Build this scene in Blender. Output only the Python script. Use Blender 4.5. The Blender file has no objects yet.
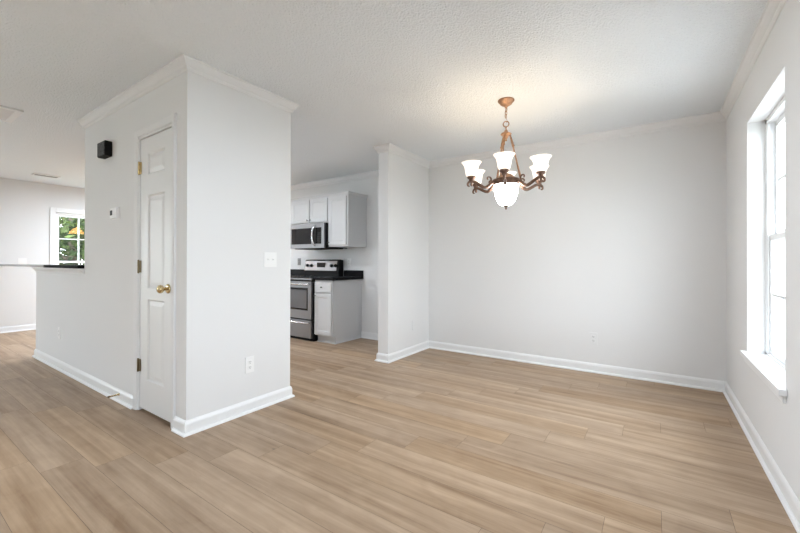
import bpy, bmesh, math, random
from mathutils import Vector, Matrix, Quaternion

# ------------------------------------------------------------------ scene, camera, world, lights
SC = bpy.context.scene
COL = SC.collection
PI = math.pi
H = 2.44
CAM_H = 1.1194

YAW, PITCH, ROLL, FPX, SHY = 0.59888, 0.00352, 0.00219, 372.917, -5.264
F = Vector((-math.sin(YAW)*math.cos(PITCH), math.cos(YAW)*math.cos(PITCH), math.sin(PITCH)))
R = Vector((math.cos(YAW), math.sin(YAW), 0)); U = R.cross(F)
R2 = R*math.cos(ROLL) + U*math.sin(ROLL); U2 = -R*math.sin(ROLL) + U*math.cos(ROLL)
cam = bpy.data.cameras.new('camera'); cam_o = bpy.data.objects.new('camera', cam); COL.objects.link(cam_o)
cam.sensor_width = 36; cam.lens = FPX*36/800; cam.shift_y = SHY/800
cam.clip_start = 0.02; cam.clip_end = 300
M4 = Matrix(((R2.x, U2.x, -F.x, 0), (R2.y, U2.y, -F.y, 0), (R2.z, U2.z, -F.z, CAM_H), (0, 0, 0, 1)))
cam_o.matrix_world = M4
SC.camera = cam_o

SC.view_settings.view_transform = 'Standard'
SC.view_settings.look = 'None'
SC.view_settings.gamma = 1.0
SC.view_settings.use_curve_mapping = False
SC.view_settings.exposure = 0.83

LW = dict(world=9.0, hall=14.5, kitchen=8.5, breakfast=40.0, living=25.0, chandelier=0.42, bowl=4.0, emit=1.0)   # light levels; hall, kitchen, breakfast and living are added fill lights

world = bpy.data.worlds.new('sky'); SC.world = world; world.use_nodes = True
wn = world.node_tree; bgn = wn.nodes['Background']
bgn.inputs['Color'].default_value = (0.895, 0.95, 1.045, 1)
bgn.inputs['Strength'].default_value = LW['world']

def portal(name, loc, direction, sx, sy):
    l = bpy.data.lights.new(name, 'AREA'); l.shape = 'RECTANGLE'; l.size = sx; l.size_y = sy
    l.cycles.is_portal = True
    o = bpy.data.objects.new(name, l); COL.objects.link(o)
    o.location = loc
    o.rotation_euler = Vector(direction).to_track_quat('-Z', 'Z').to_euler()
    return o

# openings in the outer walls: (wall, a0, a1, z0, z1)
XR, YK, XF, YF = 0.517, 4.281, -8.47, -3.6
XB, YB, YB2, XL, XH = -2.506, 1.218, 2.052, -4.405, -6.04
XS, YS, TS = -2.4645, 3.375, 0.14
WIN_R = [(2.515, 3.402, 0.505, 2.066), (-2.6, -1.2, 0.505, 2.052)]  # second window is unseen, added to let in more daylight
WIN_L = [(1.948, 2.892, 0.27, 1.970), (-3.3, -1.2, 0.10, 2.05)]  # second opening is unseen, added and sized for the daylight it gives
WIN_F = []
for i, (a, b, c, d) in enumerate(WIN_R):
    portal('daylight', (XR+0.20, (a+b)/2, (c+d)/2), (-1, 0, 0), d-c, b-a).rotation_euler = (0, math.radians(90), 0)
for i, (a, b, c, d) in enumerate(WIN_L):
    portal('daylight', (XF-0.20, (a+b)/2, (c+d)/2), (1, 0, 0), d-c, b-a).rotation_euler = (0, math.radians(-90), 0)
for i, (a, b, c, d) in enumerate(WIN_F):
    portal('daylight', ((a+b)/2, YF-0.20, (c+d)/2), (0, 1, 0), b-a, d-c).rotation_euler = (math.radians(90), 0, 0)

# ------------------------------------------------------------------ helpers
def NM(): return bmesh.new()

def box(b, x0, x1, y0, y1, z0, z1, mi=0, bev=0.0):
    xs, ys, zs = sorted((x0, x1)), sorted((y0, y1)), sorted((z0, z1))
    v = [b.verts.new((xs[i], ys[j], zs[k])) for i in (0, 1) for j in (0, 1) for k in (0, 1)]
    fs = []
    for q in ((0, 1, 3, 2), (4, 6, 7, 5), (0, 4, 5, 1), (2, 3, 7, 6), (0, 2, 6, 4), (1, 5, 7, 3)):
        f = b.faces.new([v[i] for i in q]); f.material_index = mi; fs.append(f)
    if bev > 0:
        es = list({e for f in fs for e in f.edges})
        r = bmesh.ops.bevel(b, geom=es, offset=bev, segments=2, profile=0.7, affect='EDGES')
        for f in r['faces']: f.material_index = mi

def lathe(b, prof, c=(0, 0, 0), n=28, axis='z', mi=0, cap=False):
    rings = []
    for r, h in prof:
        ring = []
        for i in range(n):
            a = 2*PI*i/n
            p = (r*math.cos(a), r*math.sin(a), h)
            if axis == 'y': p = (p[0], p[2], p[1])
            if axis == 'x': p = (p[2], p[0], p[1])
            ring.append(b.verts.new((c[0]+p[0], c[1]+p[1], c[2]+p[2])))
        rings.append(ring)
    for A, B in zip(rings, rings[1:]):
        for i in range(n):
            f = b.faces.new((A[i], A[(i+1) % n], B[(i+1) % n], B[i])); f.smooth = True; f.material_index = mi
    if cap:
        b.faces.new(rings[0]).material_index = mi; b.faces.new(rings[-1]).material_index = mi

def tube(b, pts, rad, n=10, mi=0, closed=False):
    pts = [Vector(p) for p in pts]; m = len(pts)
    rads = rad if isinstance(rad, (list, tuple)) else [rad]*m
    rings = []; prev = None
    for i, p in enumerate(pts):
        if closed: t = pts[(i+1) % m] - pts[i-1]
        else: t = pts[min(i+1, m-1)] - pts[max(i-1, 0)]
        t.normalize()
        if prev is None:
            u = t.cross(Vector((0, 0, 1)))
            if u.length < 1e-3: u = t.cross(Vector((1, 0, 0)))
        else: u = prev - t*prev.dot(t)
        u.normalize(); prev = u; w = t.cross(u)
        rings.append([b.verts.new(p + (u*math.cos(2*PI*k/n) + w*math.sin(2*PI*k/n))*rads[i]) for k in range(n)])
    seq = list(zip(rings, rings[1:])) + ([(rings[-1], rings[0])] if closed else [])
    for A, B in seq:
        for k in range(n):
            f = b.faces.new((A[k], A[(k+1) % n], B[(k+1) % n], B[k])); f.smooth = True; f.material_index = mi
    if not closed:
        b.faces.new(rings[0]).material_index = mi; b.faces.new(rings[-1]).material_index = mi

def molding(b, prof, path, side=1, mi=0):
    """sweep a profile [(offset from wall, z)] along a polyline on the wall line, mitred; side=1 offsets to the right of travel"""
    P = [Vector((p[0], p[1])) for p in path]; n = len(P)
    def nrm(a, c):
        d = (c-a).normalized(); return Vector((d.y, -d.x))*side
    rings = []
    for i in range(n):
        if i == 0: m = nrm(P[0], P[1])
        elif i == n-1: m = nrm(P[-2], P[-1])
        else:
            n1, n2 = nrm(P[i-1], P[i]), nrm(P[i], P[i+1])
            m = (n1+n2)/(1+n1.dot(n2))
        rings.append([b.verts.new((P[i].x+m.x*o, P[i].y+m.y*o, z)) for o, z in prof])
    k = len(prof)
    for A, B in zip(rings, rings[1:]):
        for j in range(k):
            b.faces.new((A[j], A[(j+1) % k], B[(j+1) % k], B[j])).material_index = mi
    b.faces.new(rings[0]); b.faces.new(rings[-1])

def obj(name, b, mats, parent=None, sub=None, rest=True):
    bmesh.ops.recalc_face_normals(b, faces=b.faces)
    me = bpy.data.meshes.new(name); b.to_mesh(me); b.free()
    for m in (mats if isinstance(mats, (list, tuple)) else [mats]): me.materials.append(m)
    o = bpy.data.objects.new(name, me); COL.objects.link(o)
    if parent: o.parent = parent
    return o

def structure(name, b, mats, parent=None):
    o = obj(name, b, mats, parent)
    if parent is None: o['kind'] = 'structure'
    return o

def tag(o, label, cat, group=None, kind=None):
    o['label'] = label; o['category'] = cat
    if group: o['group'] = group
    if kind: o['kind'] = kind
    return o

def thing(name, label, cat, loc=(0, 0, 0), rz=0.0, group=None):
    o = bpy.data.objects.new(name, None); COL.objects.link(o)
    o.location = loc; o.rotation_euler = (0, 0, rz); o.empty_display_size = 0.1
    return tag(o, label, cat, group)

def copy_tree(o, parent=None):
    c = o.copy(); COL.objects.link(c); c.parent = parent
    for ch in list(o.children): copy_tree(ch, c)
    return c

# ------------------------------------------------------------------ materials
def mat(name, color, rough=0.5, metal=0.0, spec=0.5, bump=None, vary=0.0, vscale=6.0):
    """bump: (scale, strength, distance)"""
    m = bpy.data.materials.new(name); m.use_nodes = True; t = m.node_tree; p = t.nodes['Principled BSDF']
    p.inputs['Base Color'].default_value = (*color, 1); p.inputs['Roughness'].default_value = rough
    p.inputs['Metallic'].default_value = metal; p.inputs['Specular IOR Level'].default_value = spec
    tc = t.nodes.new('ShaderNodeTexCoord')
    if vary:
        n = t.nodes.new('ShaderNodeTexNoise'); n.inputs['Scale'].default_value = vscale; n.inputs['Detail'].default_value = 4
        r = t.nodes.new('ShaderNodeValToRGB')
        r.color_ramp.elements[0].color = (*[c*(1-vary) for c in color], 1)
        r.color_ramp.elements[1].color = (*[min(1, c*(1+vary)) for c in color], 1)
        r.color_ramp.elements[0].position = 0.3; r.color_ramp.elements[1].position = 0.7
        t.links.new(tc.outputs['Object'], n.inputs['Vector']); t.links.new(n.outputs['Fac'], r.inputs['Fac'])
        t.links.new(r.outputs['Color'], p.inputs['Base Color'])
    if bump:
        n2 = t.nodes.new('ShaderNodeTexNoise'); n2.inputs['Scale'].default_value = bump[0]; n2.inputs['Detail'].default_value = 3
        bn = t.nodes.new('ShaderNodeBump'); bn.inputs['Strength'].default_value = bump[1]; bn.inputs['Distance'].default_value = bump[2]
        t.links.new(tc.outputs['Object'], n2.inputs['Vector']); t.links.new(n2.outputs['Fac'], bn.inputs['Height'])
        t.links.new(bn.outputs['Normal'], p.inputs['Normal'])
    return m

M = {}
M['wall'] = mat('painted_wall', (0.76, 0.76, 0.76), 0.75, spec=0.25, bump=(90, 0.12, 0.003))
M['ceiling'] = mat('stippled_ceiling', (0.865, 0.90, 0.93), 0.9, spec=0.1, bump=(92, 1.0, 0.012))
M['crown'] = mat('white_crown_paint', (0.765, 0.765, 0.77), 0.6, spec=0.25)
M['trim'] = mat('white_gloss_trim', (0.82, 0.825, 0.83), 0.35, spec=0.4)
M['door'] = mat('white_door_paint', (0.77, 0.775, 0.775), 0.4, spec=0.4)
M['vinyl'] = mat('white_vinyl', (0.86, 0.87, 0.88), 0.35)
M['plate'] = mat('white_plastic', (0.85, 0.85, 0.845), 0.4)
M['wallplate'] = mat('painted_plastic', (0.75, 0.755, 0.755), 0.5)
M['greyplate'] = mat('grey_plastic', (0.25, 0.25, 0.25), 0.4)
M['slot'] = mat('dark_slot', (0.03, 0.03, 0.03), 0.6)
M['brass'] = mat('polished_brass', (0.62, 0.49, 0.27), 0.22, 1.0)
M['oldbrass'] = mat('aged_brass', (0.20, 0.155, 0.09), 0.4, 1.0)
M['bronze'] = mat('copper_bronze', (0.40, 0.235, 0.145), 0.42, 0.75, vary=0.35, vscale=40)
M['darkbronze'] = mat('dark_bronze', (0.155, 0.093, 0.066), 0.45, 0.7, vary=0.3, vscale=40)
M['black'] = mat('black_plastic', (0.006, 0.006, 0.006), 0.6, spec=0.2)
M['blackgloss'] = mat('black_gloss_enamel', (0.008, 0.008, 0.009), 0.12)
M['grille'] = mat('speckled_grille', (0.05, 0.05, 0.052), 0.6, spec=0.2, vary=0.95, vscale=70)
M['counter'] = mat('black_laminate', (0.006, 0.006, 0.007), 0.5, spec=0.10, vary=0.5, vscale=120)
M['barblack'] = mat('matt_black_laminate', (0.006, 0.006, 0.007), 0.7, spec=0.06)
M['sheen_top'] = mat('painted_sheen', (0.42, 0.42, 0.43), 0.25)  # grey stands for the bright reflection along the black bar
M['cab'] = mat('white_cabinet_paint', (0.62, 0.625, 0.63), 0.4, spec=0.4)
M['steel'] = mat('brushed_steel', (0.29, 0.29, 0.30), 0.38, 0.9)
M['chrome'] = mat('bright_steel', (0.75, 0.75, 0.76), 0.2, 1.0)
M['knob'] = mat('dark_nickel', (0.12, 0.12, 0.12), 0.3, 0.9)
M['ovenglass'] = mat('oven_glass', (0.15, 0.15, 0.155), 0.12)
M['mwglass'] = mat('dark_speckled_glass', (0.02, 0.02, 0.022), 0.12)
M['display'] = mat('lcd_grey', (0.05, 0.055, 0.055), 0.6, spec=0.2)
M['grey'] = mat('grey_louvre', (0.30, 0.30, 0.30), 0.5)
M['louvre'] = mat('pale_grey_louvre', (0.74, 0.75, 0.76), 0.5)
M['leaf'] = mat('leaf_green', (0.014, 0.025, 0.005), 0.7, spec=0.15, vary=0.55, vscale=3.5)
M['leaf2'] = mat('leaf_light_green', (0.045, 0.065, 0.014), 0.7, spec=0.2, vary=0.5, vscale=3.0)
M['bark'] = mat('bark', (0.09, 0.065, 0.045), 0.9, bump=(30, 0.5, 0.02))
M['ground'] = mat('lawn', (0.16, 0.19, 0.09), 0.9, vary=0.3, vscale=2.0)
M['bounce_slab'] = mat('bounce_white', (0.74, 0.75, 0.76), 0.9, vary=0.05, vscale=2.0)  # kept white to bounce daylight up to the ceiling
M['paving'] = mat('pale_concrete', (0.36, 0.36, 0.35), 0.9, vary=0.08, vscale=2.0)

def glass_mat():
    m = bpy.data.materials.new('window_glass'); m.use_nodes = True; t = m.node_tree
    for n in list(t.nodes): t.nodes.remove(n)
    out = t.nodes.new('ShaderNodeOutputMaterial'); mix = t.nodes.new('ShaderNodeMixShader')
    tr = t.nodes.new('ShaderNodeBsdfTransparent'); gl = t.nodes.new('ShaderNodeBsdfGlossy'); fr = t.nodes.new('ShaderNodeFresnel')
    tr.inputs['Color'].default_value = (0.95, 0.97, 0.96, 1); gl.inputs['Roughness'].default_value = 0.02
    ge = t.nodes.new('ShaderNodeNewGeometry'); ma = t.nodes.new('ShaderNodeMath'); ma.operation = 'MULTIPLY_ADD'
    ma.inputs[1].default_value = -0.8333; ma.inputs[2].default_value = 1.5   # index seen from outside the pane on both faces
    t.links.new(ge.outputs['Backfacing'], ma.inputs[0]); t.links.new(ma.outputs[0], fr.inputs['IOR'])
    t.links.new(fr.outputs['Fac'], mix.inputs['Fac']); t.links.new(tr.outputs['BSDF'], mix.inputs[1]); t.links.new(gl.outputs['BSDF'], mix.inputs[2])
    t.links.new(mix.outputs['Shader'], out.inputs['Surface'])
    return m
M['glass'] = glass_mat()

def lit_glass(name, base, emit, strength):
    m = bpy.data.materials.new(name); m.use_nodes = True; t = m.node_tree; p = t.nodes['Principled BSDF']
    p.inputs['Base Color'].default_value = (*base, 1); p.inputs['Roughness'].default_value = 0.35
    p.inputs['Emission Color'].default_value = (*emit, 1); p.inputs['Emission Strength'].default_value = strength*LW['emit']
    return m
M['shade'] = lit_glass('lit_frosted_glass', (0.85, 0.83, 0.80), (1.0, 0.87, 0.72), 0.55)
M['bowl'] = lit_glass('lit_frosted_bowl', (0.85, 0.83, 0.80), (1.0, 0.97, 0.935), 5.0*LW['bowl'])
M['bulb'] = lit_glass('lit_bulb', (0.9, 0.9, 0.9), (1.0, 0.80, 0.55), 6.0)
M['fill_diffuser'] = lit_glass('lit_fill_diffuser', (0.9, 0.9, 0.9), (1.0, 0.98, 0.96), 4.0)  # glow of the added fill lights
M['warmshade'] = lit_glass('lit_amber_glass', (0.8, 0.5, 0.25), (1.0, 0.50, 0.16), 9.0)

def floor_mat():
    m = bpy.data.materials.new('vinyl_plank'); m.use_nodes = True; t = m.node_tree; p = t.nodes['Principled BSDF']
    L = t.links.new
    at = t.nodes.new('ShaderNodeAttribute'); at.attribute_name = 'plank'
    sep = t.nodes.new('ShaderNodeSeparateColor'); L(at.outputs['Color'], sep.inputs['Color'])
    tc = t.nodes.new('ShaderNodeTexCoord')
    off = t.nodes.new('ShaderNodeVectorMath'); off.operation = 'MULTIPLY'; off.inputs[1].default_value = (17.0, 13.0, 9.0)
    L(at.outputs['Color'], off.inputs[0])
    add = t.nodes.new('ShaderNodeVectorMath'); add.operation = 'ADD'; L(tc.outputs['Object'], add.inputs[0]); L(off.outputs['Vector'], add.inputs[1])
    def noise(scale, sx, sy, detail, rough, dist=0.0):
        mp = t.nodes.new('ShaderNodeVectorMath'); mp.operation = 'MULTIPLY'; mp.inputs[1].default_value = (sx, sy, 1)
        L(add.outputs['Vector'], mp.inputs[0])
        n = t.nodes.new('ShaderNodeTexNoise'); n.inputs['Scale'].default_value = scale; n.inputs['Detail'].default_value = detail
        n.inputs['Roughness'].default_value = rough; n.inputs['Distortion'].default_value = dist
        L(mp.outputs['Vector'], n.inputs['Vector']); return n.outputs['Fac']
    def math_(op, a, b):
        n = t.nodes.new('ShaderNodeMath'); n.operation = op
        for i, x in enumerate((a, b)):
            if isinstance(x, (int, float)): n.inputs[i].default_value = x
            else: L(x, n.inputs[i])
        return n.outputs[0]
    band = noise(1.0, 0.55, 13.0, 3, 0.55, 0.5)        # wide soft streaks along the plank
    grain = noise(1.0, 3.0, 75.0, 5, 0.6, 0.2)       # fine grain
    blot = noise(1.0, 4.5, 9.0, 4, 0.6, 0.8)         # cathedral blotches
    s = math_('MULTIPLY', math_('SUBTRACT', band, 0.5), 1.15)
    s = math_('ADD', s, math_('MULTIPLY', math_('SUBTRACT', grain, 0.5), 0.40))
    s = math_('ADD', s, math_('MULTIPLY', math_('SUBTRACT', blot, 0.5), 0.45))
    s = math_('ADD', s, math_('MULTIPLY', math_('SUBTRACT', sep.outputs[0], 0.5), 0.09))
    s = math_('ADD', s, 0.53)
    ramp = t.nodes.new('ShaderNodeValToRGB'); e = ramp.color_ramp.elements
    e[0].position = 0.12; e[0].color = (0.200, 0.126, 0.077, 1)
    e[1].position = 0.92; e[1].color = (0.51, 0.390, 0.285, 1)
    k = e.new(0.42); k.color = (0.318, 0.230, 0.160, 1)
    k = e.new(0.62); k.color = (0.395, 0.294, 0.210, 1)
    L(s, ramp.inputs['Fac'])
    # plank-to-plank hue: some planks lean grey
    hs = t.nodes.new('ShaderNodeHueSaturation'); L(ramp.outputs['Color'], hs.inputs['Color'])
    L(math_('ADD', math_('MULTIPLY', sep.outputs[1], 0.16), 1.08), hs.inputs['Saturation'])
    # scattered knots
    mp = t.nodes.new('ShaderNodeVectorMath'); mp.operation = 'MULTIPLY'; mp.inputs[1].default_value = (1.1, 2.6, 1.0); L(add.outputs['Vector'], mp.inputs[0])
    vo = t.nodes.new('ShaderNodeTexVoronoi'); vo.inputs['Scale'].default_value = 1.0; L(mp.outputs['Vector'], vo.inputs['Vector'])
    mr = t.nodes.new('ShaderNodeMapRange'); mr.inputs['From Min'].default_value = 0.012; mr.inputs['From Max'].default_value = 0.04
    mr.inputs['To Min'].default_value = 0.55; mr.inputs['To Max'].default_value = 1.0; L(vo.outputs['Distance'], mr.inputs['Value'])
    mx = t.nodes.new('ShaderNodeMix'); mx.data_type = 'RGBA'; mx.blend_type = 'MULTIPLY'; mx.inputs['Factor'].default_value = 1.0
    L(hs.outputs['Color'], mx.inputs['A']); L(mr.outputs['Result'], mx.inputs['B'])
    L(mx.outputs['Result'], p.inputs['Base Color'])
    p.inputs['Roughness'].default_value = 0.42; p.inputs['Specular IOR Level'].default_value = 0.35
    bp = t.nodes.new('ShaderNodeBump'); bp.inputs['Strength'].default_value = 0.12; bp.inputs['Distance'].default_value = 0.002
    L(grain, bp.inputs['Height']); L(bp.outputs['Normal'], p.inputs['Normal'])
    return m
M['plank'] = floor_mat()
M['seam'] = mat('plank_seam', (0.15, 0.11, 0.08), 0.9)

# ------------------------------------------------------------------ floor
random.seed(11)
PW, PL, PY0 = 0.1875, 1.275, 0.561
KNOWN = {0: -2.69, 1: -2.52, 2: -2.28, 3: -2.069, 4: -1.878, 5: -1.663, 6: -1.456, 7: -1.25, 8: -0.995, 9: -0.778, 10: -0.572, 11: -0.370, 12: -0.174, 13: 0.034, 14: 0.282}
b = NM(); lay = b.loops.layers.color.new('plank')
x0f, x1f, y0f, y1f = XF-0.14, XR+0.16, YF-0.14, YK+0.14
g = 0.0008
k0 = int(math.floor((y0f-PY0)/PW)); k1 = int(math.ceil((y1f-PY0)/PW))
for k in range(k0, k1):
    ya, yb = max(y0f, PY0+k*PW), min(y1f, PY0+(k+1)*PW)
    if yb-ya < 0.01: continue
    j = KNOWN.get(k, -2.69+0.2085*k)
    j -= math.ceil((j-x0f)/PL)*PL
    x = j
    while x < x1f:
        xa, xb = max(x, x0f), min(x+PL, x1f)
        if xb-xa > 0.005:
            f = b.faces.new([b.verts.new(p) for p in ((xa+g, ya+g, 0), (xb-g, ya+g, 0), (xb-g, yb-g, 0), (xa+g, yb-g, 0))])
            c = (random.random(), random.random(), random.random(), 1)
            for lp in f.loops: lp[lay] = c
        x += PL
box(b, x0f, x1f, y0f, y1f, -0.15, -0.0015, mi=1)
structure('floor', b, [M['plank'], M['seam']])

# ------------------------------------------------------------------ ceiling and outer walls
b = NM(); box(b, x0f, x1f, y0f, y1f, H, H+0.15); structure('ceiling', b, M['ceiling'])

def wall_x(b, x0, x1, y0, y1, openings):
    """wall slab of constant x with rectangular openings (a0,a1,z0,z1) along y"""
    y = y0
    for a0, a1, z0, z1 in sorted(openings):
        box(b, x0, x1, y, a0, 0, H); box(b, x0, x1, a0, a1, 0, z0); box(b, x0, x1, a0, a1, z1, H); y = a1
    box(b, x0, x1, y, y1, 0, H)
def wall_y(b, y0, y1, x0, x1, openings):
    x = x0
    for a0, a1, z0, z1 in sorted(openings):
        box(b, x, a0, y0, y1, 0, H); box(b, a0, a1, y0, y1, 0, z0); box(b, a0, a1, y0, y1, z1, H); x = a1
    box(b, x, x1, y0, y1, 0, H)

b = NM(); wall_y(b, YK, YK+0.14, x0f, x1f, []); structure('wall_back', b, M['wall'])
b = NM(); wall_x(b, XR, XR+0.16, YF, YK, WIN_R); structure('wall_right', b, M['wall'])
b = NM(); wall_x(b, XF-0.14, XF, YF, YK, WIN_L); structure('wall_left', b, M['wall'])
b = NM(); wall_y(b, YF-0.14, YF, x0f, x1f, WIN_F); structure('wall_front', b, M['wall'])

# pantry block between hall and kitchen (solid behind a shallow door recess), low bar wall, wall stub
DX0, DX1, DZ = -3.228, -2.703, 2.058
b = NM()
box(b, XL, DX0, YB, YB2, 0, H); box(b, DX1, XB, YB, YB2, 0, H); box(b, DX0, DX1, YB, YB2, DZ, H); box(b, DX0, DX1, YB+0.13, YB2, 0, DZ)
structure('wall_pantry', b, M['wall'])
b = NM(); box(b, XH, XL, YB, YB+0.13, 0, 1.055); structure('wall_bar', b, M['wall'])
b = NM(); box(b, XS-TS, XS, YS, YK, 0, H); structure('wall_stub', b, M['wall'])

# ------------------------------------------------------------------ baseboards and crown
BASE = [(0, 0), (0.028, 0), (0.027, 0.008), (0.022, 0.015), (0.013, 0.018), (0.013, 0.070), (0.009, 0.082), (0.004, 0.09), (0, 0.092)]
CROWN = [(0, H), (0.047, H), (0.047, H-0.010), (0.040, H-0.014), (0.034, H-0.030), (0.022, H-0.046), (0.013, H-0.054), (0.013, H-0.062), (0.006, H-0.074), (0, H-0.076)]
def base(name, path, side): b = NM(); molding(b, BASE, path, side); structure(name, b, M['trim'])
def crown(name, path, side): b = NM(); molding(b, CROWN, path, side); structure(name, b, M['crown'])
base('baseboard_pantry', [(DX1+0.057, YB), (XB, YB), (XB, YB2), (XL, YB2), (XL, YB+0.13), (XH, YB+0.13), (XH, YB), (DX0-0.057, YB)], 1)
base('baseboard_right', [(XS-TS, YK), (XS-TS, YS), (XS, YS), (XS, YK), (XR, YK), (XR, YF), (XF, YF), (XF, YK), (-5.62, YK)], 1)
base('baseboard_back', [(-3.61, YK), (XS-TS-0.001, YK)], 1)
crown('trim_1', [(XB-0.3, YB), (XB, YB), (XB, YB2), (XL, YB2), (XL, YB), (XB-0.3, YB)], 1)
crown('trim_2', [(-5.6, YK), (XS-TS, YK), (XS-TS, YS), (XS, YS), (XS, YK), (XR, YK), (XR, YF)], 1)

# ------------------------------------------------------------------ windows
def window_x(name, xw, sgn, a0, a1, z0, z1, depth, cols, rows, stool=True, casing=0.0):
    """double-hung window in a wall of constant x; sgn=+1: outside is +x; depth: reveal depth from the wall face"""
    X = lambda d: xw + sgn*d
    d0 = depth
    b = NM()   # outer frame (a ring) with stops
    for (ya, yb_, za, zb) in ((a0, a0+0.028, z0, z1), (a1-0.028, a1, z0, z1), (a0, a1, z1-0.028, z1), (a0, a1, z0, z0+0.028)):
        box(b, X(d0), X(d0+0.075), ya, yb_, za, zb)
    for (ya, yb_) in ((a0+0.028, a0+0.04), (a1-0.04, a1-0.028)):
        box(b, X(d0+0.004), X(d0+0.012), ya, yb_, z0+0.028, z1-0.028)
    fr = structure(name, b, M['vinyl'])
    i0, i1, j0, j1 = a0+0.028, a1-0.028, z0+0.028, z1-0.028
    zm = (j0+j1)/2
    for nm, dd, za, zb in (('upper_sash', d0+0.042, zm-0.018, j1), ('lower_sash', d0+0.014, j0, zm+0.018)):
        b = NM(); s = 0.036; t0, t1 = X(dd), X(dd+0.024)
        box(b, t0, t1, i0, i0+s, za, zb); box(b, t0, t1, i1-s, i1, za, zb)
        box(b, t0, t1, i0+s, i1-s, za, za+s); box(b, t0, t1, i0+s, i1-s, zb-s, zb)
        for c in range(1, cols):
            y = i0+s+(i1-i0-2*s)*c/cols; box(b, X(dd+0.004), X(dd+0.020), y-0.009, y+0.009, za+s, zb-s)
        for r in range(1, rows):
            z = za+s+(zb-za-2*s)*r/rows; box(b, X(dd+0.004), X(dd+0.020), i0+s, i1-s, z-0.009, z+0.009)
        sash = obj(nm, b, M['vinyl'], fr)
        b = NM(); box(b, X(dd+0.010), X(dd+0.014), i0+s, i1-s, za+s, zb-s); obj('glass_pane', b, M['glass'], sash)
    b = NM()   # sash lock on the meeting rail
    yc = (a0+a1)/2; box(b, X(d0+0.002), X(d0+0.03), yc-0.03, yc+0.03, zm+0.018, zm+0.03); obj('sash_lock', b, M['vinyl'], fr)
    if stool:
        b = NM(); box(b, X(-0.0004), X(d0), a0+0.0005, a1-0.0005, z0-0.001, z0+0.0178)
        box(b, X(-0.032), X(-0.0005), a0-0.045, a1+0.045, z0-0.012, z0+0.018, bev=0.006)
        obj('window_sill', b, M['trim'], fr)
        b = NM(); box(b, X(-0.014), X(-0.0005), a0-0.025, a1+0.025, z0-0.05, z0-0.012, bev=0.004); obj('sill_apron', b, M['trim'], fr)
    if casing:
        b = NM(); c = casing
        box(b, X(-0.016), X(0), a0-c, a0, z0-c, z1+c, bev=0.004); box(b, X(-0.016), X(0), a1, a1+c, z0-c, z1+c, bev=0.004)
        box(b, X(-0.016), X(0), a0, a1, z1, z1+c, bev=0.004); box(b, X(-0.016), X(0), a0, a1, z0-c, z0, bev=0.004)
        obj('window_casing', b, M['trim'], fr)
    return fr
n = 1  # the second window of each wall is added for daylight only
for w in WIN_R: window_x('window_%d' % n, XR, 1, *w, 0.09, 3, 2); n += 1
for w in WIN_L: window_x('window_%d' % n, XF, -1, *w, 0.045, 3, 2, stool=False, casing=0.074); n += 1
for w in WIN_F:
    a0, a1, z0, z1 = w
    o = window_x('window_%d' % n, 0, -1, -a1, -a0, z0, z1, 0.06, 3, 2); n += 1
    o.rotation_euler = (0, 0, PI/2); o.location = (0, YF, 0)

# ------------------------------------------------------------------ narrow pantry door
b = NM()
SX0, SX1, SZ0, SZ1 = DX0+0.007, DX1-0.007, 0.022, DZ-0.016
yd = YB+0.008
XP0, XP1 = SX0+0.124, SX1-0.124
panels = [(0.245, 0.845), (0.925, 1.615), (1.765, 1.925)]
box(b, SX0, XP0, yd, yd+0.035, SZ0, SZ1); box(b, XP1, SX1, yd, yd+0.035, SZ0, SZ1)
zz = SZ0
for z0, z1 in panels + [(SZ1, None)]:
    box(b, XP0, XP1, yd, yd+0.035, zz, z0); zz = z1
for z0, z1 in panels:      # raised panel with sloped field in a recess
    d = [(0.0, 0.0), (0.011, 0.010), (0.016, 0.010), (0.045, 0.003)]
    rings = []
    for ins, dep in d:
        rings.append([b.verts.new(p) for p in ((XP0+ins, yd+dep, z0+ins), (XP1-ins, yd+dep, z0+ins), (XP1-ins, yd+dep, z1-ins), (XP0+ins, yd+dep, z1-ins))])
    for A, B in zip(rings, rings[1:]):
        for i in range(4): b.faces.new((A[i], A[(i+1) % 4], B[(i+1) % 4], B[i]))
    b.faces.new(rings[-1])
door = structure('door_1', b, M['door'])
b = NM()
box(b, DX0, SX0-0.003, YB, YB+0.10, 0, DZ); box(b, SX1+0.003, DX1, YB, YB+0.10, 0, DZ); box(b, DX0, DX1, YB, YB+0.10, SZ1+0.005, DZ)
box(b, SX0-0.004, SX1+0.003, yd+0.05, YB+0.12, 0, DZ)   # stop and dark inside face
obj('door_jamb', b, M['trim'], door)
b = NM()
CAS = [(0.003, 0), (0.010, 0.010), (0.045, 0.016), (0.057, 0.014), (0.057, 0)]
def cas_leg(x, s, zt):      # vertical casing leg with mitred top
    lo = [b.verts.new((x+s*o, YB-d, 0.0)) for o, d in CAS]; hi = [b.verts.new((x+s*o, YB-d, zt+o)) for o, d in CAS]
    for i in range(len(CAS)):
        b.faces.new((lo[i], lo[(i+1) % 5], hi[(i+1) % 5], hi[i]))
    b.faces.new(lo); return hi
hl = cas_leg(DX0, -1, DZ); hr = cas_leg(DX1, 1, DZ)
for i in range(5): b.faces.new((hl[i], hl[(i+1) % 5], hr[(i+1) % 5], hr[i]))
obj('door_casing', b, M['crown'], door)
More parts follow.
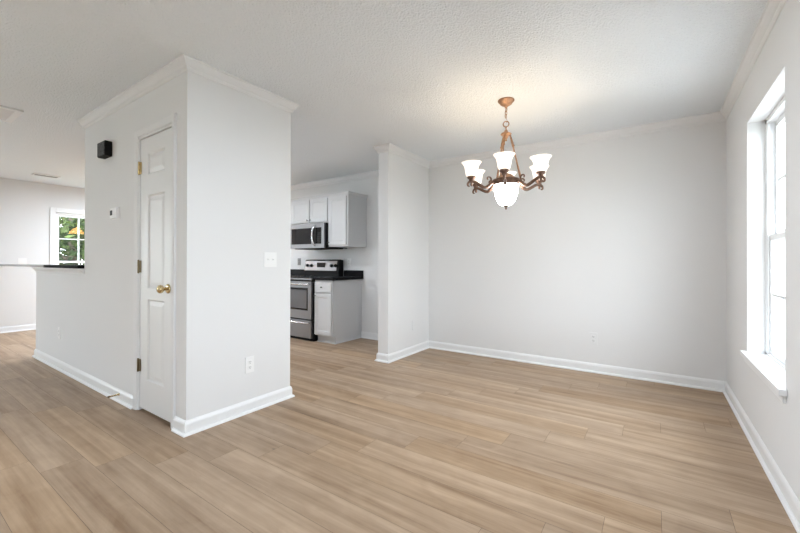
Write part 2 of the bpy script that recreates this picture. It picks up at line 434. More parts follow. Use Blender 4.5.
for z in (0.342, 1.085, 1.828):
    b = NM(); xk = SX0-0.002
    lathe(b, [(0.0001, -0.052), (0.005, -0.050), (0.0065, -0.045), (0.0065, 0.045), (0.005, 0.050), (0.0001, 0.052)], (xk, YB-0.004, z), 12)
    for zk in (-0.016, 0.016): lathe(b, [(0.0067, zk-0.001), (0.0074, zk), (0.0067, zk+0.001)], (xk, YB-0.004, z), 12)
    box(b, xk-0.022, xk+0.024, YB-0.001, YB+0.0065, z-0.045, z+0.045)
    hg = obj('hinge', b, M['brass'] if z > 1.5 else M['oldbrass'], door)
    if z > 1.5: hg['label'] = 'bright brass hinge'
KX, KZ = -2.772, 0.935
b = NM(); lathe(b, [(0.0001, 0.0), (0.033, 0.0), (0.033, -0.004), (0.029, -0.009), (0.018, -0.012), (0.0001, -0.012)], (KX, yd, KZ), 28, 'y')
rose = obj('knob_rose', b, M['brass'], door)
b = NM(); lathe(b, [(0.012, -0.010), (0.011, -0.026), (0.016, -0.032), (0.026, -0.040), (0.029, -0.050), (0.027, -0.060), (0.018, -0.068), (0.0001, -0.070)], (KX, yd, KZ), 28, 'y')
obj('door_knob', b, M['brass'], rose)

# ------------------------------------------------------------------ bar tops
b = NM(); box(b, -5.50, XL, YB-0.052, YB+0.30, 1.057, 1.086, bev=0.003)
tag(obj('bar_top', b, M['barblack']), 'black bar counter top on the low white wall, butting against the pantry wall', 'countertop')
b = NM(); box(b, XF, -5.502, YB-0.052, YB+0.13, 1.059, 1.084, bev=0.004)  # same black bar, its bright reflection put into a grey colour
tag(obj('bar_top', b, M['sheen_top']), 'bar counter top with its bright reflection painted pale grey, running from the low wall end to the far wall', 'countertop')
b = NM(); prof = [(0, 1.056), (0.034, 1.056), (0.034, 1.044), (0.020, 1.032), (0.012, 1.020), (0.006, 1.004), (0, 1.001)]
molding(b, prof, [(XH, YB+0.13), (XH, YB), (XL, YB)], 1); structure('trim_3', b, M['trim'])

# ------------------------------------------------------------------ small wall fittings
def wall_frame(o, p, normal):
    """local +x = along the wall (viewer's right), local -y = out of the wall"""
    o.location = p
    o.rotation_euler = {'-y': (0, 0, 0), '+x': (0, 0, PI/2), '-x': (0, 0, -PI/2)}[normal]
def outlet(label, p, normal, w=0.072, h=0.118, pm='plate'):
    t = thing('outlet', label, 'outlet'); wall_frame(t, p, normal)
    b = NM(); box(b, -w/2, w/2, -0.006, 0, -h/2, h/2, bev=0.002); lathe(b, [(0.0001, -0.0075), (0.003, -0.007), (0.003, -0.005)], (0, 0, 0), 10, 'y'); obj('face_plate', b, M[pm], t)
    for s in (-1, 1):
        b = NM(); z = s*0.0195
        box(b, -0.017, 0.017, -0.009, -0.004, z-0.014, z+0.014, bev=0.003); so = obj('socket', b, M[pm], t)
        b = NM()
        for x in (-0.007, 0.006): box(b, x-0.0013, x+0.0013, -0.0094, -0.008, z-0.002, z+0.008)
        lathe(b, [(0.0001, -0.0094), (0.0028, -0.0094), (0.0028, -0.008)], (0, 0, z-0.008), 10, 'y')
        obj('slot', b, M['slot'], so)
    return t
outlet('white duplex outlet low on the wide white wall below the double switch', (XB, 1.674, 0.353), '+x')
outlet('white duplex outlet low on the long dining wall behind the chandelier', (-0.518, YK, 0.345), '-y', pm='wallplate')
outlet('white duplex outlet on the low bar wall near the floor', (-5.137, YB, 0.375), '-y')
outlet('white outlet just right of the range above the black backsplash', (-3.862, YK, 1.122), '-y')
outlet('grey outlet on the kitchen wall left of the range control panel', (-5.0, YK, 1.13), '-y', pm='greyplate')
# blank plate on the stub wall
b = NM(); box(b, -0.036, 0.036, -0.005, 0, -0.06, 0.06, bev=0.002)
o = obj('cover_plate', b, M['wall']); wall_frame(o, (XS, 3.915, 0.345), '+x'); tag(o, 'blank white painted cover plate low on the narrow stub wall', 'cover plate')
# double switch
t = thing('light_switch', 'white double light switch on the wide white wall above the outlet', 'light switch'); wall_frame(t, (XB, 1.853, 1.140), '+x')
b = NM(); box(b, -0.058, 0.058, -0.006, 0, -0.058, 0.058, bev=0.002); obj('face_plate', b, M['plate'], t)
for s in (-1, 1):
    b = NM(); box(b, s*0.023-0.0055, s*0.023+0.0055, -0.0075, -0.005, -0.012, 0.012); box(b, s*0.023-0.004, s*0.023+0.004, -0.017, -0.006, -0.002, 0.008, bev=0.0015); obj('toggle', b, M['plate'], t)
# keypad plate on the far left wall
b = NM(); box(b, -0.05, 0.05, -0.006, 0, -0.055, 0.055, bev=0.002)
o = obj('switch_plate', b, M['plate']); wall_frame(o, (XF, 1.545, 1.125), '+x'); tag(o, 'white switch plate on the far wall beside the green window', 'switch plate')
# black box
t = thing('chime_box', 'black box with speckled front mounted high on the wall left of the narrow door', 'doorbell chime', (-3.83, YB, 2.065))
b = NM(); box(b, -0.082, 0.082, -0.052, 0, -0.062, 0.062, bev=0.005); obj('housing', b, M['black'], t)
b = NM(); box(b, -0.076, 0.076, -0.057, -0.050, -0.057, 0.057, bev=0.003); obj('front_grille', b, M['grille'], t)
# thermostat
t = thing('thermostat', 'small white thermostat with grey display on the wall under the black box', 'thermostat', (-3.66, YB, 1.518))
b = NM(); box(b, -0.068, 0.068, -0.006, 0, -0.050, 0.050, bev=0.003); obj('back_plate', b, M['plate'], t)
b = NM(); box(b, -0.060, 0.060, -0.026, -0.005, -0.043, 0.043, bev=0.006); obj('body', b, M['plate'], t)
b = NM(); box(b, -0.052, -0.008, -0.0275, -0.025, -0.016, 0.024, bev=0.001); obj('display', b, M['display'], t)
b = NM(); lathe(b, [(0.0001, -0.032), (0.018, -0.031), (0.021, -0.025)], (0.028, 0, 0), 20, 'y'); obj('dial', b, M['plate'], t)
# door stop
t = thing('door_stop', 'brass spring door stop screwed to the baseboard left of the narrow door', 'door stop', (-3.545, YB-0.013, 0.058))
b = NM(); lathe(b, [(0.0001, 0), (0.011, 0), (0.009, -0.006), (0.0001, -0.007)], (0, 0, 0), 16, 'y'); obj('base', b, M['brass'], t)
b = NM(); pts = [(0.0055*math.cos(a), -0.005-0.058*a/(2*PI*14), 0.0055*math.sin(a)) for a in [2*PI*14*i/220 for i in range(221)]]
tube(b, pts, 0.0014, 5); obj('spring', b, M['brass'], t)
b = NM(); lathe(b, [(0.0001, -0.078), (0.006, -0.077), (0.0075, -0.070), (0.0075, -0.062), (0.0001, -0.061)], (0, 0, 0), 14, 'y'); obj('tip', b, M['oldbrass'], t)

# ------------------------------------------------------------------ ceiling vents
def vent(label, x0, x1, y0, y1, rim, ns, m, frame_m):
    t = thing('ceiling_vent', label, 'vent', ((x0+x1)/2, (y0+y1)/2, H)); hx, hy = (x1-x0)/2, (y1-y0)/2
    b = NM(); z0, z1 = -0.016, 0.0
    box(b, -hx, -hx+rim, -hy, hy, z0, z1, bev=0.003); box(b, hx-rim, hx, -hy, hy, z0, z1, bev=0.003)
    box(b, -hx+rim, hx-rim, -hy, -hy+rim, z0, z1, bev=0.003); box(b, -hx+rim, hx-rim, hy-rim, hy, z0, z1, bev=0.003)
    obj('frame', b, frame_m, t)
    b = NM(); box(b, -hx+rim, hx-rim, -hy+rim, hy-rim, -0.002, 0.0); obj('backing', b, M['grey'], t)
    for i in range(ns):
        x = -hx+rim+(2*hx-2*rim)*(i+0.5)/ns; w = (2*hx-2*rim)/ns*0.36
        b = NM(); v = [b.verts.new(p) for p in ((x-w, -hy+rim, -0.014), (x+w, -hy+rim, -0.008), (x+w, hy-rim, -0.008), (x-w, hy-rim, -0.014))]
        u = [b.verts.new((q.co.x, q.co.y, q.co.z+0.0015)) for q in v]
        b.faces.new(v); b.faces.new(u)
        for q in range(4): b.faces.new((v[q], v[(q+1) % 4], u[(q+1) % 4], u[q]))
        obj('louvre', b, m, t)
    return t
vent('large white louvred return vent in the ceiling nearest the camera', -5.0, -4.55, 0.28, 0.832, 0.045, 9, M['louvre'], M['trim'])
vent('small slim supply vent in the ceiling near the far wall', -7.74, -7.58, 1.50, 1.80, 0.02, 5, M['grey'], M['trim'])

# ------------------------------------------------------------------ kitchen cabinets
def shaker(b, x0, x1, y, z0, z1, fr=0.05, dep=0.018):
    """door front at y (facing -y) with a raised-edge frame and recessed field"""
    box(b, x0, x1, y+0.006, y+dep, z0, z1)
    box(b, x0, x0+fr, y, y+0.007, z0, z1); box(b, x1-fr, x1, y, y+0.007, z0, z1)
    box(b, x0+fr, x1-fr, y, y+0.007, z0, z0+fr); box(b, x0+fr, x1-fr, y, y+0.007, z1-fr, z1)
    i = fr
    r1 = [b.verts.new(p) for p in ((x0+i, y, z0+i), (x1-i, y, z0+i), (x1-i, y, z1-i), (x0+i, y, z1-i))]
    i = fr+0.010
    r2 = [b.verts.new(p) for p in ((x0+i, y+0.0058, z0+i), (x1-i, y+0.0058, z0+i), (x1-i, y+0.0058, z1-i), (x0+i, y+0.0058, z1-i))]
    for q in range(4): b.faces.new((r1[q], r1[(q+1) % 4], r2[(q+1) % 4], r2[q]))
def knob(parent, x, y, z):
    b = NM(); lathe(b, [(0.005, 0), (0.0045, -0.010), (0.010, -0.015), (0.0125, -0.020), (0.010, -0.025), (0.0001, -0.027)], (x, y, z), 16, 'y'); obj('knob', b, M['knob'], parent)

XC = -3.612
XU = -3.522
# upper cabinets: single door beside the microwave, double door above it
UY = 3.880
t = thing('wall_cabinet', 'tall single door white wall cabinet right of the microwave', 'cabinet', (0, 0, 0))
b = NM(); box(b, -3.897, XU, UY, YK, 1.346, 2.106); obj('body', b, M['cab'], t)
b = NM(); shaker(b, -3.889, -3.550, UY-0.019, 1.370, 2.054, 0.05, 0.0185); d = obj('door', b, M['cab'], t); knob(d, -3.868, UY-0.019, 1.405)
def cornice(b, x0, x1, capr=True):
    prof = [(0, 2.076), (0.006, 2.076), (0.010, 2.085), (0.020, 2.098), (0.022, 2.110), (0, 2.110)]
    molding(b, prof, [(x0, UY), (x1, UY)] + ([(x1, YK)] if capr else []), 1)
b = NM(); cornice(b, -3.897, XU); obj('cornice', b, M['cab'], t)
t = thing('wall_cabinet', 'short double door white wall cabinet above the microwave', 'cabinet', (0, 0, 0))
b = NM(); box(b, -4.77, -3.901, UY, YK, 1.697, 2.106); obj('body', b, M['cab'], t)
for x0, x1, kx in ((-4.690, -4.298, -4.322), (-4.280, -3.916, -4.256)):
    b = NM(); shaker(b, x0, x1, UY-0.019, 1.716, 2.054, 0.045, 0.0185); d = obj('door', b, M['cab'], t); knob(d, kx, UY-0.019, 1.752)
b = NM(); cornice(b, -4.77, -3.901, False); obj('cornice', b, M['cab'], t)

# microwave
MX0, MX1, MY, MZ0, MZ1 = -4.655, -3.903, 3.800, 1.330, 1.693
t = thing('microwave', 'stainless over-the-range microwave under the double door wall cabinet', 'microwave', (0, 0, 0))
b = NM(); box(b, MX0, MX1, MY+0.03, YK-0.001, MZ0, MZ1); obj('body', b, M['black'], t)
b = NM()
wx0, wx1, wz0, wz1 = MX0+0.035, MX1-0.065, MZ0+0.06, MZ1-0.065
for q in ((MX0, wx0, MZ0, MZ1), (wx1, MX1-0.012, MZ0, MZ1), (wx0, wx1, MZ0, wz0), (wx0, wx1, wz1, MZ1)):
    box(b, q[0], q[1], MY, MY+0.03, q[2], q[3])
xs_ = -4.165
box(b, xs_-0.012, xs_+0.004, MY, MY+0.03, wz0, wz1)
d = obj('door', b, M['steel'], t)
b = NM(); box(b, wx0, xs_-0.012, MY+0.004, MY+0.012, wz0, wz1); obj('window', b, M['mwglass'], d)
b = NM(); box(b, xs_+0.004, wx1, MY+0.003, MY+0.012, wz0, wz1); cp = obj('control_panel', b, M['blackgloss'], t)
b = NM()
for i in range(6):
    for j in range(3): box(b, wx1-0.075+j*0.022, wx1-0.060+j*0.022, MY+0.001, MY+0.0035, wz0+0.02+i*0.026, wz0+0.034+i*0.026)
obj('keypad', b, M['display'], cp)
b = NM(); pts = []
for i in range(13):
    s = -1+2*i/12; pts.append((xs_+0.075-0.028*(1-s*s)+0.0, MY-0.008-0.034*(1-s**4), (MZ0+MZ1)/2+s*0.148))
pts = [(pts[0][0], MY+0.002, pts[0][2])] + pts + [(pts[-1][0], MY+0.002, pts[-1][2])]
tube(b, pts, 0.0105, 12); obj('handle', b, M['chrome'], t)
b = NM(); box(b, MX0+0.04, MX1-0.04, MY+0.06, YK-0.06, MZ0-0.010, MZ0); obj('vent_base', b, M['black'], t)

# range
GX0, GX1, GY = -4.722, -3.962, 3.625
t = thing('range', 'stainless electric range with black glass top between white base cabinets', 'stove', (0, 0, 0))
b = NM(); box(b, GX0, GX1, GY+0.03, YK-0.03, 0.025, 0.893)
box(b, GX0+0.02, GX1-0.02, GY+0.05, YK-0.06, 0.0, 0.026); obj('body', b, M['black'], t)
b = NM(); box(b, GX0, GX1, GY+0.002, YK-0.10, 0.893, 0.906, bev=0.003); ct = obj('cooktop', b, M['blackgloss'], t)
for (x, y, r) in ((-4.53, 3.83, 0.10), (-4.15, 3.83, 0.085), (-4.53, 4.05, 0.075), (-4.15, 4.05, 0.10)):
    b = NM(); lathe(b, [(r, 0.9062), (r-0.006, 0.9068), (r-0.012, 0.9062)], (x, y, 0), 40); obj('burner_ring', b, M['display'], ct)
b = NM(); box(b, GX0+0.005, GX1-0.02, GY+0.008, GY+0.03, 0.868, 0.892, bev=0.003); obj('front_trim', b, M['steel'], t)
# oven door
b = NM(); zz0, zz1 = 0.315, 0.845; ox0, ox1, oz0, oz1 = GX0+0.09, GX1-0.09, 0.435, 0.755
for q in ((GX0+0.006, ox0, zz0, zz1), (ox1, GX1-0.022, zz0, zz1), (ox0, ox1, zz0, oz0), (ox0, ox1, oz1, zz1)): box(b, q[0], q[1], GY, GY+0.032, q[2], q[3])
d = obj('oven_door', b, M['steel'], t)
b = NM(); w = 0.026
for q in ((ox0, ox0+w, oz0, oz1), (ox1-w, ox1, oz0, oz1), (ox0+w, ox1-w, oz0, oz0+w), (ox0+w, ox1-w, oz1-w, oz1)): box(b, q[0], q[1], GY-0.001, GY+0.02, q[2], q[3])
obj('window_border', b, M['blackgloss'], d)
b = NM(); box(b, ox0+w, ox1-w, GY+0.003, GY+0.012, oz0+w, oz1-w); obj('oven_window', b, M['ovenglass'], d)
def bar_handle(z, parent):
    b = NM(); tube(b, [(GX0+0.05, GY+0.002, z), (GX0+0.05, GY-0.035, z), (GX0+0.09, GY-0.043, z), (GX1-0.10, GY-0.043, z), (GX1-0.06, GY-0.035, z), (GX1-0.06, GY+0.002, z)], 0.011, 12); obj('handle', b, M['chrome'], parent)
bar_handle(0.808, d)
b = NM(); box(b, GX0+0.006, GX1-0.022, GY, GY+0.032, 0.045, 0.292, bev=0.003); d = obj('drawer', b, M['steel'], t); bar_handle(0.262, d)
# back control panel: sloped console
b = NM()
pr = [(4.155, 0.906), (4.255, 0.906), (4.255, 1.155), (4.195, 1.165), (4.175, 1.150), (4.145, 0.985), (4.150, 0.960)]
A = [b.verts.new((GX0, y, z)) for y, z in pr]; Bv = [b.verts.new((GX1, y, z)) for y, z in pr]
for i in range(len(pr)): b.faces.new((A[i], A[(i+1) % len(pr)], Bv[(i+1) % len(pr)], Bv[i]))
b.faces.new(A); b.faces.new(Bv); con = obj('console', b, M['black'], t)
def console_pt(x, z, out=0.0):
    s = (z-0.985)/(1.150-0.985); return (x, 4.145+0.03*s-out, z)
b = NM(); q = [console_pt(GX0+0.01, 0.992, 0.001), console_pt(GX1-0.045, 0.992, 0.001), console_pt(GX1-0.045, 1.142, 0.001), console_pt(GX0+0.01, 1.142, 0.001)]
r1 = [b.verts.new(p) for p in q]; r2 = [b.verts.new((p[0], p[1]-0.004, p[2])) for p in q]
b.faces.new(r1); b.faces.new(r2)
for i in range(4): b.faces.new((r1[i], r1[(i+1) % 4], r2[(i+1) % 4], r2[i]))
pan = obj('control_panel', b, M['steel'], con)
for x in (-4.63, -4.535, -4.09, -4.005):
    b = NM(); lathe(b, [(0.026, 0), (0.026, -0.006), (0.021, -0.010), (0.020, -0.026), (0.0001, -0.027)], console_pt(x-0.02, 1.07, 0.004), 24, 'y'); obj('knob', b, M['black'], con)
b = NM(); p = console_pt(0, 1.07, 0.006); box(b, -4.43, -4.25, p[1]-0.004, p[1]+0.012, 1.025, 1.115); obj('display', b, M['blackgloss'], con)

# base cabinets and counters
CY = 3.672
t = thing('base_cabinet', 'white base cabinet right of the range with one drawer over one door', 'cabinet', (0, 0, 0))
b = NM(); box(b, -3.955, XC, CY, YK, 0.10, 0.872); box(b, -3.955, XC, CY+0.055, YK-0.001, 0.0, 0.10); obj('body', b, M['cab'], t)
b = NM(); box(b, -3.945, -3.628, CY-0.0185, CY-0.0005, 0.705, 0.845, bev=0.004); d = obj('drawer', b, M['cab'], t); knob(d, -3.80, CY-0.0185, 0.775)
b = NM(); shaker(b, -3.945, -3.628, CY-0.019, 0.118, 0.690, 0.052, 0.0185); d = obj('door', b, M['cab'], t); knob(d, -3.925, CY-0.019, 0.655)
b = NM(); molding(b, [(0, 0), (0.012, 0), (0.010, 0.010), (0.004, 0.016), (0, 0.017)], [(-3.955, CY+0.055), (XC, CY+0.055), (XC, YK-0.03)], 1); obj('shoe_molding', b, M['cab'], t)
t = thing('base_cabinet', 'white base cabinet left of the range, mostly hidden behind the pantry wall', 'cabinet', (0, 0, 0))
b = NM(); box(b, -5.60, -4.729, CY, YK-0.002, 0.10, 0.872); box(b, -5.60, -4.729, CY+0.055, YK-0.002, 0, 0.10); obj('body', b, M['cab'], t)
for x0, x1 in ((-5.59, -5.17), (-5.16, -4.74)):
    b = NM(); shaker(b, x0, x1, CY-0.019, 0.118, 0.845, 0.052, 0.0185); d = obj('door', b, M['cab'], t); knob(d, x1-0.03 if x0 < -5.4 else x0+0.03, CY-0.019, 0.8)
def counter(label, x0, x1):
    t = thing('countertop', label, 'countertop', (0, 0, 0))
    b = NM(); box(b, x0, x1, CY-0.03, YK-0.001, 0.873, 0.908, bev=0.004); obj('slab', b, M['counter'], t)
    b = NM(); box(b, x0, x1, YK-0.021, YK-0.001, 0.907, 1.0, bev=0.003); obj('backsplash', b, M['counter'], t)
counter('black countertop with backsplash right of the range', -3.958, XC+0.035)
counter('black countertop with backsplash left of the range', -5.62, -4.727)

# ------------------------------------------------------------------ chandelier
CX, CYc = -0.996, 2.984
AZ = math.atan2(-CYc, -CX)           # azimuth of the direction from the chandelier to the camera
t = thing('chandelier', 'copper bronze chandelier with six lit white glass shades hanging from the ceiling', 'chandelier', (CX, CYc, 0), AZ)
Z = lambda r, z: (r, 0, z)
b = NM(); lathe(b, [(0.0001, H), (0.064, H), (0.066, H-0.006), (0.062, H-0.012), (0.054, H-0.018), (0.046, H-0.032), (0.028, H-0.044), (0.012, H-0.052), (0.009, H-0.064), (0.0001, H-0.066)], n=36)
can = obj('canopy', b, M['bronze'], t)
def link(zc, a, ry=0.0085, rz=0.017, rt=0.0024):
    b = NM(); pts = []
    for i in range(20):
        q = 2*PI*i/20; x = ry*math.cos(q); z = rz*math.sin(q); pts.append((x*math.cos(a), x*math.sin(a), zc+z))
    tube(b, pts, rt, 6, closed=True); obj('chain_link', b, M['bronze'], t)
zc = H-0.076; i = 0
while zc > 2.285: link(zc, PI/2*(i % 2)+0.5); zc -= 0.0275; i += 1
b = NM(); pts = [(0.004+0.013*math.sin(q*PI*2.2), 0.010*math.sin(q*PI*3), H-0.06-(H-0.06-2.25)*q) for q in [i/24 for i in range(25)]]
tube(b, pts, 0.0016, 6); obj('wire', b, M['bronze'], t)
b = NM(); pts = [(0, 0.0225*math.cos(2*PI*i/28), 2.246+0.0225*math.sin(2*PI*i/28)) for i in range(28)]
tube(b, pts, 0.0045, 8, closed=True); obj('hanging_ring', b, M['bronze'], t)
b = NM(); lathe(b, [(0.0001, 2.226), (0.006, 2.224), (0.006, 2.200), (0.014, 2.192), (0.016, 2.182), (0.036, 2.172), (0.044, 2.164), (0.040, 2.158), (0.022, 2.154), (0.018, 2.140), (0.012, 2.130), (0.006, 2.122), (0.009, 2.112), (0.0001, 2.104)], n=30)
obj('hub', b, M['bronze'], t)
for a in (100, 220, 340):
    a = math.radians(a); b = NM(); c, s = math.cos(a), math.sin(a)
    pts = [(c*r, s*r, z) for r, z in ((0.030, 2.163), (0.042, 2.120), (0.050, 2.09), (0.058, 2.05), (0.082, 1.95), (0.098, 1.88), (0.110, 1.83), (0.116, 1.80))]
    tube(b, pts, [0.005, 0.0075, 0.010, 0.0065, 0.0065, 0.008, 0.0095, 0.007], 8)
    b2 = b; lathe(b2, [(0.0001, -0.012), (0.011, -0.006), (0.012, 0), (0.009, 0.008), (0.0001, 0.012)], (c*0.056, s*0.056, 2.07), 10)
    obj('support_rod', b, M['bronze'], t)
b = NM(); lathe(b, [(0.084, 1.752), (0.102, 1.748), (0.108, 1.756), (0.103, 1.764), (0.103, 1.780), (0.109, 1.786), (0.106, 1.794), (0.086, 1.796), (0.084, 1.752)], n=48)
obj('ring_band', b, M['darkbronze'], t)
b = NM(); lathe(b, [(0.086, 1.790), (0.074, 1.806), (0.058, 1.822), (0.042, 1.834), (0.020, 1.842), (0.008, 1.850), (0.0001, 1.853)], n=36)
obj('top_cover', b, M['bronze'], t)
b = NM(); lathe(b, [(0.096, 1.752), (0.097, 1.742), (0.094, 1.71), (0.086, 1.67), (0.074, 1.632), (0.060, 1.606), (0.047, 1.592), (0.030, 1.585), (0.0001, 1.583)], n=44)
obj('glass_bowl', b, M['bowl'], t)
b = NM(); lathe(b, [(0.0001, 1.590), (0.020, 1.585), (0.021, 1.579), (0.012, 1.574), (0.007, 1.566), (0.009, 1.560), (0.005, 1.553), (0.0001, 1.549)], n=20)
obj('finial', b, M['darkbronze'], t)
# one arm, then five copies turned about the axis
AR = 0.298
b = NM()
def spiral(cx, cz, r0, r1, a0, a1, n):
    return [(cx+(r0+(r1-r0)*i/n)*math.cos(a0+(a1-a0)*i/n), 0, cz+(r0+(r1-r0)*i/n)*math.sin(a0+(a1-a0)*i/n)) for i in range(n+1)]
main = [(0.100, 0, 1.772), (0.118, 0, 1.765), (0.140, 0, 1.744), (0.163, 0, 1.726), (0.188, 0, 1.722), (0.213, 0, 1.732), (0.240, 0, 1.747), (0.268, 0, 1.762), (0.294, 0, 1.767), (0.314, 0, 1.762), (0.328, 0, 1.747), (0.328, 0, 1.732), (0.317, 0, 1.727)]
def smooth(pts, n=4):
    P = [Vector(p) for p in pts]; out = []
    for i in range(len(P)-1):
        p0, p1, p2, p3 = P[max(i-1, 0)], P[i], P[i+1], P[min(i+2, len(P)-1)]
        for k in range(n):
            u = k/n; out.append(0.5*((2*p1)+(p2-p0)*u+(2*p0-5*p1+4*p2-p3)*u*u+(3*p1-p0-3*p2+p3)*u**3))
    out.append(P[-1]); return out
mp = smooth(main); nmp = len(mp)
tube(b, mp, [0.010 + 0.003*math.sin(PI*i/nmp) - 0.005*(i/nmp)**3 for i in range(nmp)], 10)
sc2 = smooth([(0.172, 0, 1.730), (0.152, 0, 1.744), (0.134, 0, 1.768), (0.130, 0, 1.792), (0.140, 0, 1.808), (0.156, 0, 1.808), (0.163, 0, 1.797), (0.157, 0, 1.787)])
tube(b, sc2, [0.0085 - 0.0035*i/len(sc2) for i in range(len(sc2))], 8)
lathe(b, [(0.0001, -0.006), (0.006, -0.003), (0.007, 0), (0.006, 0.003), (0.0001, 0.006)], (0.317, 0, 1.728), 10)
lathe(b, [(0.0001, 1.726), (0.005, 1.730), (0.010, 1.742), (0.009, 1.754), (0.006, 1.776)], (AR, 0, 0), 14)
arm = obj('arm', b, M['darkbronze'], t)
b = NM(); lathe(b, [(0.006, 1.764), (0.016, 1.768), (0.020, 1.776), (0.018, 1.782), (0.030, 1.788), (0.034, 1.798), (0.032, 1.808), (0.026, 1.810), (0.0001, 1.808)], (AR, 0, 0), 24); obj('shade_cup', b, M['darkbronze'], arm)
b = NM()
so = [(0.026, 1.818), (0.038, 1.822), (0.044, 1.832), (0.048, 1.850), (0.051, 1.870), (0.054, 1.890), (0.059, 1.906), (0.067, 1.919), (0.076, 1.928), (0.078, 1.931)]
so = [(r, z-0.0145) for r, z in so]
si = [(r-0.003, z+0.001) for r, z in reversed(so)]
lathe(b, so+si, (AR, 0, 0), 36); obj('lamp_shade', b, M['shade'], arm)
b = NM(); lathe(b, [(0.012, 1.808), (0.013, 1.826), (0.022, 1.844), (0.025, 1.858), (0.020, 1.874), (0.0001, 1.882)], (AR, 0, 0), 18); obj('bulb', b, M['bulb'], arm)
lt = bpy.data.lights.new('bulb_light', 'POINT'); lt.color = (1.0, 0.80, 0.55); lt.energy = LW['chandelier']; lt.shadow_soft_size = 0.03
lo = bpy.data.objects.new('bulb_light', lt); COL.objects.link(lo); lo.location = (AR, 0, 1.905); lo.parent = arm
ROT0 = math.radians(-2.5)
arm.rotation_euler = (0, 0, ROT0)
for k in range(1, 6):
    c = copy_tree(arm, t); c.rotation_euler = (0, 0, ROT0+k*PI/3)

# breakfast pendant (seen reflected in the far window)
t = thing('pendant_lamp', 'amber glass pendant lamp over the breakfast area, reflected in the far window', 'pendant lamp', (-6.5, 2.80, 0))
b = NM(); lathe(b, [(0.0001, H), (0.06, H), (0.055, H-0.02), (0.0001, H-0.03)], n=24); obj('canopy', b, M['bronze'], t)
b = NM(); tube(b, [(0, 0, H-0.02), (0, 0, 1.87)], 0.005, 8); obj('cord', b, M['bronze'], t)
b = NM(); lathe(b, [(0.02, 1.88), (0.05, 1.86), (0.10, 1.81), (0.14, 1.75), (0.138, 1.75), (0.098, 1.808), (0.048, 1.856), (0.02, 1.876)], n=30); obj('lamp_shade', b, M['warmshade'], t)
lt = bpy.data.lights.new('pendant_light', 'POINT'); lt.color = (1.0, 0.82, 0.6); lt.energy = 4*LW['emit']; lt.shadow_soft_size = 0.03
lo = bpy.data.objects.new('pendant_light', lt); COL.objects.link(lo); lo.location = (0, 0, 1.80); lo.parent = t

# fill lights added on the ceiling out of view to even the lighting
def fill_ceiling_light(label, x, y, sx, sy, watts, rnd=False, spread=180):
    t = thing('fill_ceiling_light', label, 'fill light', (x, y, 0))
    b = NM()
    if rnd: lathe(b, [(0.0001, H), (sx, H), (sx, H-0.03), (sx-0.012, H-0.035), (sx-0.012, H-0.02), (0.0001, H-0.02)], n=36)
    else:
        w = 0.02; box(b, -sx, sx, -sy, sy, H-0.012, H)
        for q in ((-sx, -sx+w, -sy, sy), (sx-w, sx, -sy, sy), (-sx+w, sx-w, -sy, -sy+w), (-sx+w, sx-w, sy-w, sy)): box(b, *q, H-0.06, H-0.011)
    obj('housing', b, M['trim'], t)
    b = NM()
    if rnd: lathe(b, [(sx-0.013, H-0.03), (sx*0.8, H-0.065), (sx*0.45, H-0.085), (0.0001, H-0.092)], n=36)
    else: box(b, -sx+w, sx-w, -sy+w, sy-w, H-0.055, H-0.013)
    obj('fill_diffuser', b, M['fill_diffuser'], t)
    l = bpy.data.lights.new('fill_light', 'AREA'); l.energy = watts; l.color = (0.87, 0.975, 1.10)
    l.spread = math.radians(spread)
    if rnd: l.shape = 'DISK'; l.size = sx*1.8
    else: l.shape = 'RECTANGLE'; l.size = sx*1.9; l.size_y = sy*1.9
    o = bpy.data.objects.new('fill_light', l); COL.objects.link(o); o.location = (0, 0, H-0.098); o.parent = t
    return t
fill_ceiling_light('long unseen fill light added in the kitchen behind the pantry wall', -4.0, 2.45, 0.50, 0.18, LW['kitchen'])
fill_ceiling_light('round unseen fill light added in the hall above the camera', -0.7, 1.1, 0.19, 0.19, LW['hall'], True)
fill_ceiling_light('round unseen fill light added over the breakfast area behind the bar', -7.0, 2.75, 0.22, 0.22, LW['breakfast'], True)
fill_ceiling_light('round unseen fill light added in the living room behind the camera', -3.0, -1.3, 0.22, 0.22, LW['living'], True, 95)

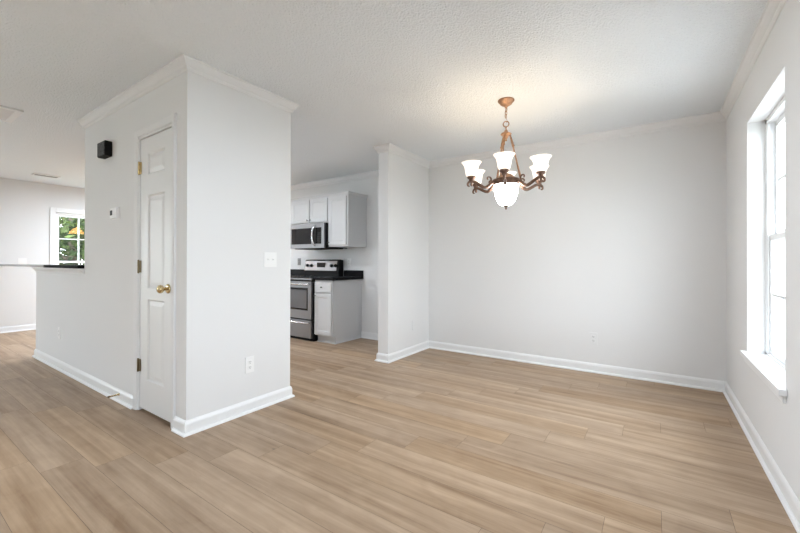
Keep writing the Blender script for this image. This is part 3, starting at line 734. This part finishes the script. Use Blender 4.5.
# ------------------------------------------------------------------ outside
b = NM(); box(b, -60, 60, -60, 60, -0.5, -0.3); structure('ground', b, M['ground'])
b = NM(); box(b, 0.9, 12, -8, 9, -0.3, -0.25); structure('paving', b, M['paving'])
b = NM(); box(b, -14, -8.75, -9, 1.2, -0.3, -0.25); structure('bounce_slab', b, M['bounce_slab'])  # unseen slab added to bounce daylight onto the left ceiling

def tree(label, x, y, h, r, seed, nleaf=2600):
    rnd = random.Random(seed); t = thing('tree', label, 'tree', (x, y, -0.3))
    b = NM(); tube(b, [(0, 0, 0), (0.03, 0.02, h*0.3), (-0.03, 0.04, h*0.6), (0, 0, h*0.92)], [0.12, 0.10, 0.07, 0.02], 8)
    for i in range(7):
        a = rnd.random()*2*PI; z = h*(0.2+0.09*i); tube(b, [(0, 0, z), (math.cos(a)*r*0.4, math.sin(a)*r*0.4, z+0.25), (math.cos(a)*r*0.8, math.sin(a)*r*0.8, z+0.4)], [0.04, 0.025, 0.01], 6)
    obj('trunk', b, M['bark'], t)
    b = NM()
    clumps = [(rnd.gauss(0, 0.42)*r, rnd.gauss(0, 0.42)*r, rnd.uniform(0.10, 0.98)*h, rnd.uniform(0.3, 0.6)*r) for _ in range(40)]
    for i in range(nleaf):
        cx, cy, cz, cr = clumps[i % 40]
        d = Vector((rnd.gauss(0, 1), rnd.gauss(0, 1), rnd.gauss(0, 1))).normalized()*cr*rnd.random()**0.4
        p = Vector((cx, cy, cz))+d
        if p.z < 0.05: continue
        q = Quaternion((rnd.gauss(0, 1), rnd.gauss(0, 1), rnd.gauss(0, 1), rnd.gauss(0, 1))).normalized()
        s = rnd.uniform(0.05, 0.10)
        pts = [q @ Vector(v)*s+p for v in ((-1, 0, 0), (-0.2, 0.5, 0.06), (1, 0, 0), (-0.2, -0.5, 0.06))]
        f = b.faces.new([b.verts.new(v) for v in pts]); f.material_index = 1 if rnd.random() < 0.35 else 0
    obj('foliage', b, [M['leaf'], M['leaf2']], t)
tree('dense green leafy tree close outside the far window', -11.8, 3.0, 4.8, 1.2, 3, 6500)
tree('taller green tree further off behind the one at the far window', -17.8, 4.7, 7.0, 2.0, 8, 6500)
